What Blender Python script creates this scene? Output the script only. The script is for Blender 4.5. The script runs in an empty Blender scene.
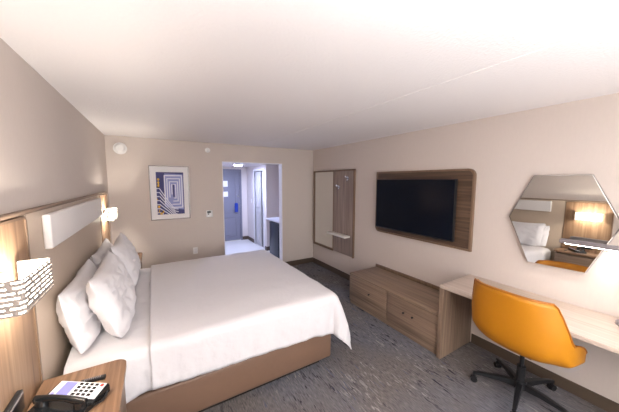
import bpy, bmesh, math, random
from mathutils import Vector, Matrix, noise
random.seed(7)
S = bpy.context.scene
COL = S.collection
PI = math.pi
W, D, H = 3.534, 4.766, 2.44          # room width, depth, ceiling height
YB = -1.3                             # wall behind the viewer

# ------------------------------------------------------------------ materials
def srgb(r, g, b):
    f = lambda c: (c/255/12.92) if c/255 <= .04045 else ((c/255+.055)/1.055)**2.4
    return (f(r), f(g), f(b), 1)

def new_mat(name):
    m = bpy.data.materials.new(name); m.use_nodes = True
    nt = m.node_tree
    return m, nt, nt.nodes['Principled BSDF']

def mat(name, col, rough=.6, metal=0, bump=0, bscale=200, var=0, vscale=30, stretch=(1,1,1), emit=None, estr=0, spec=.5, coat=0, sheen=0):
    m, nt, b = new_mat(name)
    b.inputs['Base Color'].default_value = col
    b.inputs['Roughness'].default_value = rough
    b.inputs['Metallic'].default_value = metal
    b.inputs['Specular IOR Level'].default_value = spec
    b.inputs['Coat Weight'].default_value = coat
    b.inputs['Sheen Weight'].default_value = sheen
    tc = nt.nodes.new('ShaderNodeTexCoord')
    mp = nt.nodes.new('ShaderNodeMapping'); mp.inputs['Scale'].default_value = stretch
    nt.links.new(tc.outputs['Object'], mp.inputs['Vector'])
    n = nt.nodes.new('ShaderNodeTexNoise'); n.inputs['Scale'].default_value = vscale; n.inputs['Detail'].default_value = 4
    nt.links.new(mp.outputs['Vector'], n.inputs['Vector'])
    mx = nt.nodes.new('ShaderNodeMix'); mx.data_type = 'RGBA'
    k = 1-var
    mx.inputs['A'].default_value = (col[0]*k, col[1]*k, col[2]*k, 1)
    mx.inputs['B'].default_value = (min(1,col[0]*(1+var)), min(1,col[1]*(1+var)), min(1,col[2]*(1+var)), 1)
    nt.links.new(n.outputs['Fac'], mx.inputs['Factor'])
    nt.links.new(mx.outputs['Result'], b.inputs['Base Color'])
    if bump:
        n2 = nt.nodes.new('ShaderNodeTexNoise'); n2.inputs['Scale'].default_value = bscale; n2.inputs['Detail'].default_value = 3
        nt.links.new(mp.outputs['Vector'], n2.inputs['Vector'])
        bp = nt.nodes.new('ShaderNodeBump'); bp.inputs['Strength'].default_value = bump; bp.inputs['Distance'].default_value = .01
        nt.links.new(n2.outputs['Fac'], bp.inputs['Height']); nt.links.new(bp.outputs['Normal'], b.inputs['Normal'])
    if emit:
        b.inputs['Emission Color'].default_value = emit; b.inputs['Emission Strength'].default_value = estr
    return m

def wood(name, c1, c2, c3, axis, rough=.45, fine=55):
    """streaked laminate; axis = direction of the grain"""
    m, nt, b = new_mat(name)
    b.inputs['Roughness'].default_value = rough
    tc = nt.nodes.new('ShaderNodeTexCoord')
    def noi(s, along, detail, dist=0):
        mp = nt.nodes.new('ShaderNodeMapping')
        sc = [s, s, s]; sc['xyz'.index(axis)] = along
        mp.inputs['Scale'].default_value = sc
        nt.links.new(tc.outputs['Object'], mp.inputs['Vector'])
        n = nt.nodes.new('ShaderNodeTexNoise'); n.inputs['Scale'].default_value = 1; n.inputs['Detail'].default_value = detail
        n.inputs['Distortion'].default_value = dist
        nt.links.new(mp.outputs['Vector'], n.inputs['Vector']); return n
    n1 = noi(fine, 1.3, 5, .3); n2 = noi(12, .8, 2, .6); n3 = noi(190, 5, 2)
    r1 = nt.nodes.new('ShaderNodeValToRGB'); cr = r1.color_ramp
    cr.elements[0].position = .3; cr.elements[0].color = c1
    cr.elements[1].position = .7; cr.elements[1].color = c3
    e = cr.elements.new(.5); e.color = c2
    ad = nt.nodes.new('ShaderNodeMath'); ad.operation = 'MULTIPLY_ADD'; ad.inputs[1].default_value = .55
    nt.links.new(n1.outputs['Fac'], ad.inputs[0])
    ml = nt.nodes.new('ShaderNodeMath'); ml.operation = 'MULTIPLY'; ml.inputs[1].default_value = .35
    nt.links.new(n2.outputs['Fac'], ml.inputs[0])
    m3 = nt.nodes.new('ShaderNodeMath'); m3.operation = 'MULTIPLY_ADD'; m3.inputs[1].default_value = .12
    nt.links.new(n3.outputs['Fac'], m3.inputs[0]); nt.links.new(ml.outputs[0], m3.inputs[2])
    nt.links.new(m3.outputs[0], ad.inputs[2]); nt.links.new(ad.outputs[0], r1.inputs['Fac'])
    nt.links.new(r1.outputs['Color'], b.inputs['Base Color'])
    return m

oakc = (srgb(92,74,61), srgb(130,108,90), srgb(158,135,115))
walc = (srgb(48,34,26), srgb(84,64,50), srgb(122,97,78))
grec = (srgb(106,89,79), srgb(138,120,109), srgb(162,144,132))
M = {}
M['oak_z'] = wood('oak_vertical', *oakc, 'z')
M['oak_y'] = wood('oak_lengthwise', *oakc, 'y')
M['desk_y'] = wood('pale_oak_desktop', srgb(176,158,144), srgb(196,179,165), srgb(210,195,183), 'y')
M['grey_z'] = wood('grey_oak_vertical', *grec, 'z', fine=40)
M['night_x'] = wood('nightstand_oak', srgb(92,66,47), srgb(130,99,74), srgb(160,128,101), 'y')
M['lamp_z'] = wood('lamp_panel_oak', srgb(98,72,52), srgb(140,110,84), srgb(172,144,116), 'z', fine=30)
M['wal_y'] = wood('walnut_lengthwise', *walc, 'y', fine=40)
M['wal_edge'] = wood('walnut_edge', srgb(96,75,58), srgb(118,94,74), srgb(136,111,89), 'z')
M['base'] = mat('brown_baseboard_vinyl', srgb(84,70,58), .5)
M['wall'] = mat('beige_wallcovering', srgb(203,191,182), .85, bump=.08, bscale=120, var=.03, vscale=60, stretch=(1,1,.3))
M['hallwall'] = mat('hall_wall_paint', srgb(216,208,206), .8, var=.02)
M['jamb'] = mat('white_trim_paint', srgb(232,230,232), .5)
M['leather'] = mat('beige_headboard_vinyl', srgb(182,164,146), .42, bump=.05, bscale=300, var=.03)
M['uphol'] = mat('white_upholstery', srgb(222,216,212), .55, bump=.05, bscale=400, var=.02)
M['linen'] = mat('white_bed_linen', srgb(216,212,213), .85, bump=.30, bscale=30, var=.01, sheen=.1)
M['linen2'] = mat('white_pillow_cotton', srgb(222,218,219), .85, bump=.22, bscale=14, var=.01, sheen=.1)
M['boxspring'] = mat('brown_bed_base_vinyl', srgb(114,88,71), .5, bump=.05, bscale=250, var=.05)
M['black'] = mat('black_plastic', srgb(24,24,26), .4)
M['blackgloss'] = mat('black_gloss_plastic', srgb(30,32,34), .18, coat=.3)
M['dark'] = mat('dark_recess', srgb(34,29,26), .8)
M['tv'] = mat('tv_screen_glass', srgb(5,11,24), .22, spec=.18)
M['mirror'] = mat('silvered_mirror', srgb(225,225,222), .015, metal=1)
M['chrome'] = mat('brushed_chrome', srgb(200,200,205), .2, metal=1)
M['silver'] = mat('silver_frame_metal', srgb(130,124,120), .35, metal=.8)
M['greymetal'] = mat('grey_lamp_metal', srgb(140,134,136), .35, metal=.4)
M['lampmetal'] = mat('pale_grey_lamp_shade_metal', srgb(150,140,132), .5)
M['white'] = mat('white_plastic', srgb(235,233,230), .45)
M['shelf'] = mat('white_shelf_laminate', srgb(228,222,214), .4)
M['paper'] = mat('white_paper', srgb(245,245,248), .8)
M['keyface'] = mat('phone_face_plate', srgb(226,224,226), .4)
M['phoneblue'] = mat('lilac_phone_label', srgb(128,128,200), .5)
M['red'] = mat('red_message_light', srgb(200,50,40), .4)
M['blue'] = mat('blue_door_hanger_card', srgb(16,52,150), .5)
M['doorgrey'] = mat('grey_door_paint', srgb(122,122,138), .5)
M['closet'] = mat('pale_grey_closet_paint', srgb(190,188,190), .5)
M['fridge'] = mat('dark_blue_fridge_door', srgb(24,32,46), .35)
M['counter'] = mat('pale_stone_counter', srgb(215,215,225), .3, var=.05, vscale=80)
M['tile'] = mat('pale_hall_tile', srgb(220,218,216), .35, var=.03, vscale=8)
M['yellow'] = mat('mustard_chair_vinyl', srgb(184,118,2), .55, bump=.04, bscale=350, var=.03)
M['yellowdk'] = mat('mustard_piping', srgb(160,94,8), .5)
M['curtain'] = mat('curtain_fabric', srgb(200,190,180), .9)
M['artnavy'] = mat('art_navy', srgb(52,52,110), .6, var=.2, vscale=60)
M['artlilac'] = mat('art_lilac', srgb(140,146,196), .6, var=.12, vscale=60)
M['artwhite'] = mat('art_white', srgb(222,222,236), .6)
M['artyellow'] = mat('art_yellow', srgb(206,162,48), .6, var=.4, vscale=60)
M['artblack'] = mat('art_brown', srgb(60,40,50), .6)
M['matboard'] = mat('picture_mat_board', srgb(232,228,228), .7)
M['bulb'] = mat('sconce_tube_glow', (1,1,1,1), .5, emit=(1,.92,.82,1), estr=300)
M['fillglow'] = mat('added_fill_glow', (1,1,1,1), .5, emit=(1,.985,.98,1), estr=640)  # glow of the added uplighter, fill for ceiling and room
M['led'] = mat('desk_lamp_led', (1,1,1,1), .5, emit=(1,.93,.88,1), estr=34)
M['halled'] = mat('hall_downlight_glow', (1,1,1,1), .5, emit=(.58,.66,1,1), estr=380)

def translucent(name, col):
    m, nt, b = new_mat(name)
    out = nt.nodes['Material Output']
    t = nt.nodes.new('ShaderNodeBsdfTranslucent'); t.inputs['Color'].default_value = col
    d = nt.nodes.new('ShaderNodeBsdfDiffuse'); d.inputs['Color'].default_value = col
    mx = nt.nodes.new('ShaderNodeMixShader'); mx.inputs[0].default_value = .4
    nt.links.new(t.outputs[0], mx.inputs[1]); nt.links.new(d.outputs[0], mx.inputs[2]); nt.links.new(mx.outputs[0], out.inputs['Surface'])
    return m
M['liner'] = mat('glowing_frosted_liner', (.9,.88,.84,1), .6, emit=(1,.93,.84,1), estr=2.0)

def ceiling_mat():
    m, nt, b = new_mat('textured_white_ceiling')
    b.inputs['Base Color'].default_value = srgb(240,235,233); b.inputs['Roughness'].default_value = .95
    tc = nt.nodes.new('ShaderNodeTexCoord')
    n = nt.nodes.new('ShaderNodeTexNoise'); n.inputs['Scale'].default_value = 75; n.inputs['Detail'].default_value = 3
    v = nt.nodes.new('ShaderNodeTexVoronoi'); v.inputs['Scale'].default_value = 60
    nt.links.new(tc.outputs['Object'], n.inputs['Vector']); nt.links.new(tc.outputs['Object'], v.inputs['Vector'])
    ad = nt.nodes.new('ShaderNodeMath'); ad.operation = 'SUBTRACT'
    nt.links.new(n.outputs['Fac'], ad.inputs[0]); nt.links.new(v.outputs['Distance'], ad.inputs[1])
    bp = nt.nodes.new('ShaderNodeBump'); bp.inputs['Strength'].default_value = .22; bp.inputs['Distance'].default_value = .006
    nt.links.new(ad.outputs[0], bp.inputs['Height']); nt.links.new(bp.outputs['Normal'], b.inputs['Normal'])
    return m
M['ceiling'] = ceiling_mat()

def carpet_mat():
    m, nt, b = new_mat('streaked_grey_carpet')
    b.inputs['Roughness'].default_value = 1; b.inputs['Specular IOR Level'].default_value = .1
    tc = nt.nodes.new('ShaderNodeTexCoord')
    def noi(sc, detail=3, dist=0, rough=.5):
        mp = nt.nodes.new('ShaderNodeMapping'); mp.inputs['Scale'].default_value = sc
        mp.inputs['Location'].default_value = (random.random()*9, random.random()*9, 0)
        nt.links.new(tc.outputs['Object'], mp.inputs['Vector'])
        n = nt.nodes.new('ShaderNodeTexNoise'); n.inputs['Scale'].default_value = 1; n.inputs['Detail'].default_value = detail
        n.inputs['Distortion'].default_value = dist; n.inputs['Roughness'].default_value = rough
        nt.links.new(mp.outputs['Vector'], n.inputs['Vector']); return n.outputs['Fac']
    def ramp(src, a, bb):
        r = nt.nodes.new('ShaderNodeMapRange'); r.inputs['From Min'].default_value = a; r.inputs['From Max'].default_value = bb
        nt.links.new(src, r.inputs['Value']); return r.outputs['Result']
    def mul(a, bb):
        k = nt.nodes.new('ShaderNodeMath'); k.operation = 'MULTIPLY'; nt.links.new(a, k.inputs[0]); nt.links.new(bb, k.inputs[1]); return k.outputs[0]
    def mix(fac, a, bb):
        x = nt.nodes.new('ShaderNodeMix'); x.data_type = 'RGBA'; nt.links.new(fac, x.inputs['Factor'])
        for key, v in (('A', a), ('B', bb)):
            if isinstance(v, tuple): x.inputs[key].default_value = v
            else: nt.links.new(v, x.inputs[key])
        return x.outputs['Result']
    c = mix(ramp(noi((150, 22, 1)), .3, .7), srgb(84,79,78), srgb(126,119,115))
    c = mix(ramp(noi((1.6, 1.3, 1)), .35, .65), c, mix(ramp(noi((110, 16, 1)), .3, .7), srgb(82,82,88), srgb(124,123,128)))
    # dark and light dashes along the room, in drifts
    drift = ramp(noi((5, 2.2, 1), 2), .45, .6)
    c = mix(mul(ramp(noi((58, 8, 1), 3, .9), .58, .64), drift), c, srgb(44,42,50))
    drift2 = ramp(noi((4, 1.8, 1), 2), .45, .6)
    c = mix(mul(ramp(noi((64, 9, 1), 3, .9), .60, .66), drift2), c, srgb(150,146,144))
    c = mix(mul(ramp(noi((60, 7, 1), 3, .6), .64, .68), ramp(noi((3, 3, 1), 2), .45, .6)), c, srgb(74,82,108))
    c = mix(ramp(noi((50, 5, 1), 4, 1.2), .65, .69), c, srgb(56,54,58))
    nt.links.new(c, b.inputs['Base Color'])
    bp = nt.nodes.new('ShaderNodeBump'); bp.inputs['Strength'].default_value = .5; bp.inputs['Distance'].default_value = .006
    nt.links.new(noi((300, 120, 1)), bp.inputs['Height']); nt.links.new(bp.outputs['Normal'], b.inputs['Normal'])
    return m
M['carpet'] = carpet_mat()

# ------------------------------------------------------------------ mesh helpers
def box(bm, x0, x1, y0, y1, z0, z1, bevel=0, seg=2, mi=0):
    g = bmesh.ops.create_cube(bm, size=1)
    vs = g['verts']
    for v in vs:
        v.co = Vector(((x0+x1)/2+v.co.x*(x1-x0), (y0+y1)/2+v.co.y*(y1-y0), (z0+z1)/2+v.co.z*(z1-z0)))
    fs = {f for v in vs for f in v.link_faces}
    for f in fs: f.material_index = mi
    if bevel:
        es = list({e for v in vs for e in v.link_edges})
        r = bmesh.ops.bevel(bm, geom=es, offset=bevel, segments=seg, affect='EDGES', profile=.5)
        for f in r['faces']: f.material_index = mi

def cyl(bm, p0, p1, r0, r1=None, n=24, caps=True, mi=0):
    r1 = r0 if r1 is None else r1
    p0, p1 = Vector(p0), Vector(p1); d = (p1-p0).normalized()
    q = Vector((0,0,1)).rotation_difference(d).to_matrix()
    A = [bm.verts.new(p0+q@Vector((r0*math.cos(2*PI*i/n), r0*math.sin(2*PI*i/n), 0))) for i in range(n)]
    B = [bm.verts.new(p1+q@Vector((r1*math.cos(2*PI*i/n), r1*math.sin(2*PI*i/n), 0))) for i in range(n)]
    for i in range(n):
        f = bm.faces.new((A[i], A[(i+1)%n], B[(i+1)%n], B[i])); f.material_index = mi
    if caps:
        bm.faces.new(A[::-1]).material_index = mi; bm.faces.new(B).material_index = mi

def tube(bm, pts, r, n=10, mi=0):
    pts = [Vector(p) for p in pts]; rings = []
    up = Vector((0,0,1))
    for i, p in enumerate(pts):
        t = (pts[min(i+1, len(pts)-1)]-pts[max(i-1, 0)]).normalized()
        a = t.cross(up)
        if a.length < 1e-3: a = t.cross(Vector((1,0,0)))
        a.normalize(); b = t.cross(a)
        rr = r[i] if isinstance(r, (list, tuple)) else r
        rings.append([bm.verts.new(p+rr*(math.cos(2*PI*k/n)*a+math.sin(2*PI*k/n)*b)) for k in range(n)])
    for i in range(len(rings)-1):
        for k in range(n):
            bm.faces.new((rings[i][k], rings[i][(k+1)%n], rings[i+1][(k+1)%n], rings[i+1][k])).material_index = mi
    bm.faces.new(rings[0][::-1]).material_index = mi; bm.faces.new(rings[-1]).material_index = mi

def prism(bm, pts, d, mi=0):
    """extrude closed 3D polygon pts by vector d"""
    d = Vector(d)
    A = [bm.verts.new(Vector(p)) for p in pts]; B = [bm.verts.new(Vector(p)+d) for p in pts]
    n = len(A)
    fs = [bm.faces.new(A[::-1]), bm.faces.new(B)]
    for i in range(n): fs.append(bm.faces.new((A[i], A[(i+1)%n], B[(i+1)%n], B[i])))
    for f in fs: f.material_index = mi
    return fs

def rrect(a0, a1, b0, b1, radii, n=8):
    """rounded rectangle outline; radii for corners (a0b0, a1b0, a1b1, a0b1)"""
    out = []
    cs = [(a0, b0, 1, 1, PI), (a1, b0, -1, 1, 1.5*PI), (a1, b1, -1, -1, 0), (a0, b1, 1, -1, .5*PI)]
    for (a, b, sa, sb, st), r in zip(cs, radii):
        if r <= 0: out.append((a, b)); continue
        for k in range(n+1):
            t = st+k/n*PI/2
            out.append((a+sa*r+r*math.cos(t), b+sb*r+r*math.sin(t)))
    return out

def finish(name, bm, m, parent=None, smooth=True, loc=None):
    bmesh.ops.recalc_face_normals(bm, faces=bm.faces)
    off = Vector(loc) if loc is not None else (parent_base(parent) if parent else Vector((0,0,0)))
    for v in bm.verts: v.co -= off
    me = bpy.data.meshes.new(name); bm.to_mesh(me); bm.free()
    for x in (m if isinstance(m, (list, tuple)) else [m]): me.materials.append(x)
    if smooth:
        me.polygons.foreach_set('use_smooth', [True]*len(me.polygons))
        me.set_sharp_from_angle(angle=math.radians(35))
    o = bpy.data.objects.new(name, me); COL.objects.link(o)
    if loc is not None: o.location = off
    if parent: o.parent = parent; o['base'] = parent_base(parent)[:] ; 
    return o
BASE = {}
def parent_base(p):
    while p is not None and p.name not in BASE and p.parent: p = p.parent
    return BASE.get(p.name, Vector(p.location)) if p else Vector((0,0,0))

def thing(name, label, cat, loc=(0,0,0), group=None):
    o = bpy.data.objects.new(name, None); COL.objects.link(o); o.location = loc
    o.empty_display_size = .1
    BASE[o.name] = Vector(loc)
    return tag(o, label, cat, group)
def tag(o, label, cat, group=None):
    o['label'] = label; o['category'] = cat
    if group: o['group'] = group
    return o
def struct(name, bm, m, parent=None, smooth=False):
    o = finish(name, bm, m, parent, smooth)
    if not parent: o['kind'] = 'structure'
    return o
def bbox(name, m, parent, *a, bevel=0, **k):
    bm = bmesh.new(); box(bm, *a, bevel=bevel, **k); return finish(name, bm, m, parent)
def copy_tree(o, parent=None):
    c = o.copy(); COL.objects.link(c)
    if parent: c.parent = parent
    for ch in list(o.children): copy_tree(ch, c)
    return c

# ------------------------------------------------------------------ the room
T = .12
OX0, OX1, OZ = 1.63, 2.80, 2.135       # opening into the hall
bm = bmesh.new(); box(bm, -T, W+T, YB-T, D, -.1, 0); struct('floor', bm, M['carpet'])
bm = bmesh.new(); box(bm, -T, W+T, YB-T, D+T, H, H+.1)
struct('ceiling', bm, M['ceiling'])
bm = bmesh.new(); box(bm, 2.243, 2.259, YB+.01, D-.01, H-.004, H+.002); struct('trim_1', bm, M['ceiling'])
bm = bmesh.new(); box(bm, -T, 0, YB-T, D+T, 0, H); struct('wall_left', bm, M['wall'])
bm = bmesh.new(); box(bm, W, W+T, YB-T, D+T, 0, H); struct('wall_right', bm, M['wall'])
bm = bmesh.new()
box(bm, 0, OX0, D, D+T, 0, H); box(bm, OX1, W, D, D+T, 0, H); box(bm, OX0, OX1, D, D+T, OZ, H)
struct('wall_back', bm, M['wall'])
# white casing that lines the opening
bm = bmesh.new()
box(bm, OX1-.012, OX1, D-.004, D+T+.01, 0, OZ); box(bm, OX0, OX0+.012, D-.004, D+T+.01, 0, OZ); box(bm, OX0, OX1, D-.004, D+T+.01, OZ-.012, OZ)
struct('trim_2', bm, M['jamb'])
# wall behind the viewer with its window
WX0, WX1, WZ0, WZ1 = .55, 3.0, .55, 2.2
bm = bmesh.new()
box(bm, 0, WX0, YB-T, YB, 0, H); box(bm, WX1, W, YB-T, YB, 0, H); box(bm, WX0, WX1, YB-T, YB, 0, WZ0); box(bm, WX0, WX1, YB-T, YB, WZ1, H)
struct('wall_front', bm, M['wall'])
bm = bmesh.new()
for a in ((WX0, WX0+.05, WZ0, WZ1), (WX1-.05, WX1, WZ0, WZ1), (WX0, WX1, WZ0, WZ0+.05), (WX0, WX1, WZ1-.05, WZ1), (1.75, 1.80, WZ0, WZ1)):
    box(bm, a[0], a[1], YB-.09, YB-.04, a[2], a[3])
win = struct('window_1', bm, M['jamb'])
def baseboard(name, *boxes):
    bm = bmesh.new()
    for b in boxes: box(bm, *b, 0, .105, bevel=.003, seg=1)
    struct(name, bm, M['base'])
baseboard('baseboard_back', (0, OX0, D-.012, D), (OX1, W-.012, D-.012, D))
baseboard('baseboard_right', (W-.012, W, YB, 1.40), (W-.012, W, 2.865, D))
baseboard('baseboard_left', (0, .012, YB, 1.15), (0, .012, 4.42, D-.012))

# ------------------------------------------------------------------ the hall
HX0, HX1, HY, HZ = 1.25, 3.0, 7.7, 2.2
bm = bmesh.new(); box(bm, HX0-T, W+T, D, HY+T, -.1, 0); struct('floor_hall', bm, M['tile'])
bm = bmesh.new(); box(bm, HX0-T, W+T, D+T, HY+T, HZ, HZ+.1); struct('ceiling_hall', bm, M['hallwall'])
bm = bmesh.new(); box(bm, HX0-T, HX0, D+T, HY+T, 0, HZ); struct('wall_hall_left', bm, M['hallwall'])
DX0, DX1, DZ = 1.87, 2.78, 2.08
bm = bmesh.new()
box(bm, HX0, DX0, HY, HY+T, 0, HZ); box(bm, DX1, W+T, HY, HY+T, 0, HZ); box(bm, DX0, DX1, HY, HY+T, DZ, HZ)
struct('wall_hall_end', bm, M['hallwall'])
NY = 6.15                              # alcove with the fridge from here to the room
CY0, CY1, CZ = 6.30, 7.02, 2.06         # closet doors
bm = bmesh.new()
box(bm, HX1, W, CY1, HY, 0, HZ); box(bm, HX1, W, NY, CY0, 0, HZ); box(bm, HX1, HX1+T, CY0, CY1, CZ, HZ)
struct('wall_hall_right', bm, M['hallwall'])
bm = bmesh.new(); box(bm, W, W+T, D+T, HY, 0, HZ); struct('wall_alcove', bm, M['wall'])
baseboard('baseboard_hall', (DX1+.05, HX1-.012, HY-.012, HY), (HX1-.012, HX1, CY1+.05, HY), (HX1-.012, W, NY-.012, NY), (HX1-.012, HX1, NY, CY0-.05))
bm = bmesh.new()
for a in ((DX0-.05, DX0, 0, DZ+.05), (DX1, DX1+.05, 0, DZ+.05), (DX0, DX1, DZ, DZ+.05)):
    box(bm, a[0], a[1], HY-.02, HY+.05, a[2], a[3], bevel=.004, seg=1)
struct('trim_3', bm, M['doorgrey'])
bm = bmesh.new()
for a in ((CY0-.05, CY0, 0, CZ+.05), (CY1, CY1+.05, 0, CZ+.05), (CY0, CY1, CZ, CZ+.05)):
    box(bm, HX1-.015, HX1+.04, a[0], a[1], a[2], a[3], bevel=.004, seg=1)
struct('trim_4', bm, M['jamb'])
# entry door
def panel_door(bm, u0, u1, z0, z1, put, panels, t=.04):
    """put(u0,u1,d0,d1,z0,z1) adds a box; d is depth out of the door face"""
    put(bm, u0, u1, 0, t, z0, z1)
    for (a, b, c, d) in panels:
        for e in ((a, a+.018, c, d), (b-.018, b, c, d), (a, b, c, c+.018), (a, b, d-.018, d)):
            put(bm, e[0], e[1], t, t+.016, e[2], e[3])
        put(bm, a+.05, b-.05, t, t+.012, c+.05, d-.05)
bm = bmesh.new()
def puty(bm, u0, u1, d0, d1, z0, z1): box(bm, u0, u1, HY+.05-d1, HY+.05-d0, z0, z1, bevel=.002, seg=1)
panel_door(bm, DX0, DX1, .01, DZ, puty, [(DX0+.12, DX1-.12, .14, .72), (DX0+.12, DX1-.12, .86, 1.95)])
dr = struct('door_1', bm, M['doorgrey'])
bm = bmesh.new(); box(bm, 2.68, 2.73, HY-.006, HY+.004, .93, 1.13, bevel=.003)
cyl(bm, (2.705, HY+.0, 1.08), (2.705, HY-.05, 1.08), .011); tube(bm, [(2.705, HY-.05, 1.08), (2.66, HY-.052, 1.08), (2.59, HY-.048, 1.08)], .009)
finish('door_handle', bm, M['chrome'], dr)
bm = bmesh.new(); cyl(bm, (2.715, HY+.005, 1.34), (2.715, HY-.012, 1.34), .026); finish('deadbolt', bm, M['chrome'], dr)
bm = bmesh.new(); cyl(bm, (2.33, HY+.005, 1.52), (2.33, HY-.004, 1.52), .008); finish('peephole', bm, M['chrome'], dr)
# closet bifold doors
def putx(bm, u0, u1, d0, d1, z0, z1): box(bm, HX1+.05-d1, HX1+.05-d0, u0, u1, z0, z1, bevel=.002, seg=1)
mid = (CY0+CY1)/2
for i, (a, b) in enumerate(((CY0+.004, 6.47), (6.60, CY1-.004))):
    bm = bmesh.new()
    panel_door(bm, a, b, .02, CZ-.02, putx, [(a+.05, b-.05, .12, .95), (a+.05, b-.05, 1.07, CZ-.12)], t=.03)
    d = struct('door_%d' % (i+2), bm, M['closet'])
    if i == 0:
        bm = bmesh.new(); cyl(bm, (HX1+.022, b-.03, 1.02), (HX1-.01, b-.03, 1.02), .014); finish('door_knob', bm, M['chrome'], d)
bm = bmesh.new(); box(bm, HX1+.055, HX1+.07, CY0, CY1, 0, CZ); struct('closet_shade_sheet', bm, M['dark'])  # sheet behind the door gap, dark colour stands in for closet shade

# papers and card on the entry door
for (z0, z1), lab in (((1.62, 1.79), 'upper of two white notices stuck on the grey entry door'), ((1.33, 1.48), 'lower of two white notices stuck on the grey entry door')):
    bm = bmesh.new(); box(bm, 2.28, 2.425, HY-.012, HY-.008, z0, z1)
    tag(finish('door_notice', bm, M['paper'], loc=(2.35, HY, z0)), lab, 'notice', 'notices on the entry door')
bm = bmesh.new()
out = rrect(2.60, 2.70, .87, 1.14, (.01, .01, .03, .03), 6)
prism(bm, [(a, HY-.066, b) for a, b in out], (0, .003, 0)); box(bm, 2.655, 2.672, HY-.067, HY-.062, 1.06, 1.11)
tag(finish('door_hanger', bm, M['blue'], loc=(2.65, HY-.06, .85)), 'blue hanger card hanging on the entry door handle', 'door hanger')
bm = bmesh.new(); box(bm, HX1-.008, HX1, 7.25, 7.33, 1.15, 1.27, bevel=.003)
sw = thing('light_switch', 'white switch plate on the hall wall between entry door and closet', 'light switch', (HX1, 7.29, 1.15))
finish('switch_plate', bm, M['white'], sw); bbox('rocker', M['white'], sw, HX1-.012, HX1-.008, 7.278, 7.302, 1.18, 1.24, bevel=.001)

# hall downlight
t = thing('ceiling_light', 'round glowing downlight in the hall ceiling before the entry door', 'ceiling light', (2.36, 6.35, HZ-.002))
bm = bmesh.new(); cyl(bm, (2.36, 6.35, HZ-.03), (2.36, 6.35, HZ-.001), .11, .12, 32); finish('rim', bm, M['white'], t)
bm = bmesh.new(); cyl(bm, (2.36, 6.35, HZ-.036), (2.36, 6.35, HZ-.031), .095, .095, 32); finish('diffuser', bm, M['halled'], t)

# mini fridge cabinet with counter in the alcove
t = thing('mini_fridge', 'dark blue-black compact fridge under the pale counter in the hall alcove', 'fridge', (3.2, 5.5, 0))
bbox('body', M['black'], t, 2.96, 3.5, 5.20, 5.72, .02, .84, bevel=.006)
fd = bbox('door', M['fridge'], t, 2.90, 2.955, 5.20, 5.72, .05, .835, bevel=.01)
bbox('door_handle', M['greymetal'], fd, 2.885, 2.90, 5.66, 5.685, .45, .78, bevel=.005)
t = thing('counter', 'pale stone worktop over the compact fridge in the hall alcove', 'counter', (3.2, 5.5, .86))
bbox('worktop', M['counter'], t, 2.88, W-.001, 5.12, 5.82, .865, .905, bevel=.004)
bbox('side_panel', M['hallwall'], t, 2.96, W-.001, 5.75, 5.79, 0, .864, bevel=.002)
bbox('backsplash', M['counter'], t, W-.022, W-.001, 5.12, 5.82, .906, 1.0, bevel=.003)

# ------------------------------------------------------------------ headboard wall
LY = {'near': 1.49, 'far': 4.09}
t = thing('headboard', 'wide beige vinyl headboard panel with raised white cushion across it behind bed', 'headboard', (.0, 2.79, 0))
bbox('panel', M['leather'], t, .001, .028, 1.792, 3.788, .25, 1.622, bevel=.004)
bbox('top_rail', M['oak_y'], t, .001, .034, 1.19, 4.39, 1.6225, 1.64, bevel=.003)
bbox('cushion', M['uphol'], t, .0285, .068, 1.98, 3.66, 1.40, 1.597, bevel=.012, seg=3)

def lamp_panel(y, lab):
    t = thing('lamp_panel', lab, 'wall panel', (0, y, 0), 'wood panels behind the bedside lamps')
    bm = bmesh.new()
    o = rrect(y-.298, y+.298, .0+.12, 1.615, (0, 0, .03, .03))
    prism(bm, [(.001, a, b) for a, b in o], (.024, 0, 0))
    finish('board', bm, M['lamp_z'], t)
    bm = bmesh.new()
    o = rrect(y-.298, y+.298, .12, 1.615, (0, 0, .03, .03)); i = rrect(y-.286, y+.286, .12, 1.603, (0, 0, .02, .02))
    for k in range(len(o)):
        j = (k+1) % len(o)
        if k == 0: continue
        quad = [(.0255, *o[k]), (.0255, *o[j]), (.0255, *i[j]), (.0255, *i[k])]
        prism(bm, quad, (.006, 0, 0))
    bmesh.ops.remove_doubles(bm, verts=bm.verts, dist=1e-5)
    finish('edge_band', bm, M['wal_edge'], t)
    return t
lamp_panel(LY['near'], 'oak panel behind the wall lamp above the telephone nightstand')
lamp_panel(LY['far'], 'oak panel behind the wall lamp near the far corner')

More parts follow.
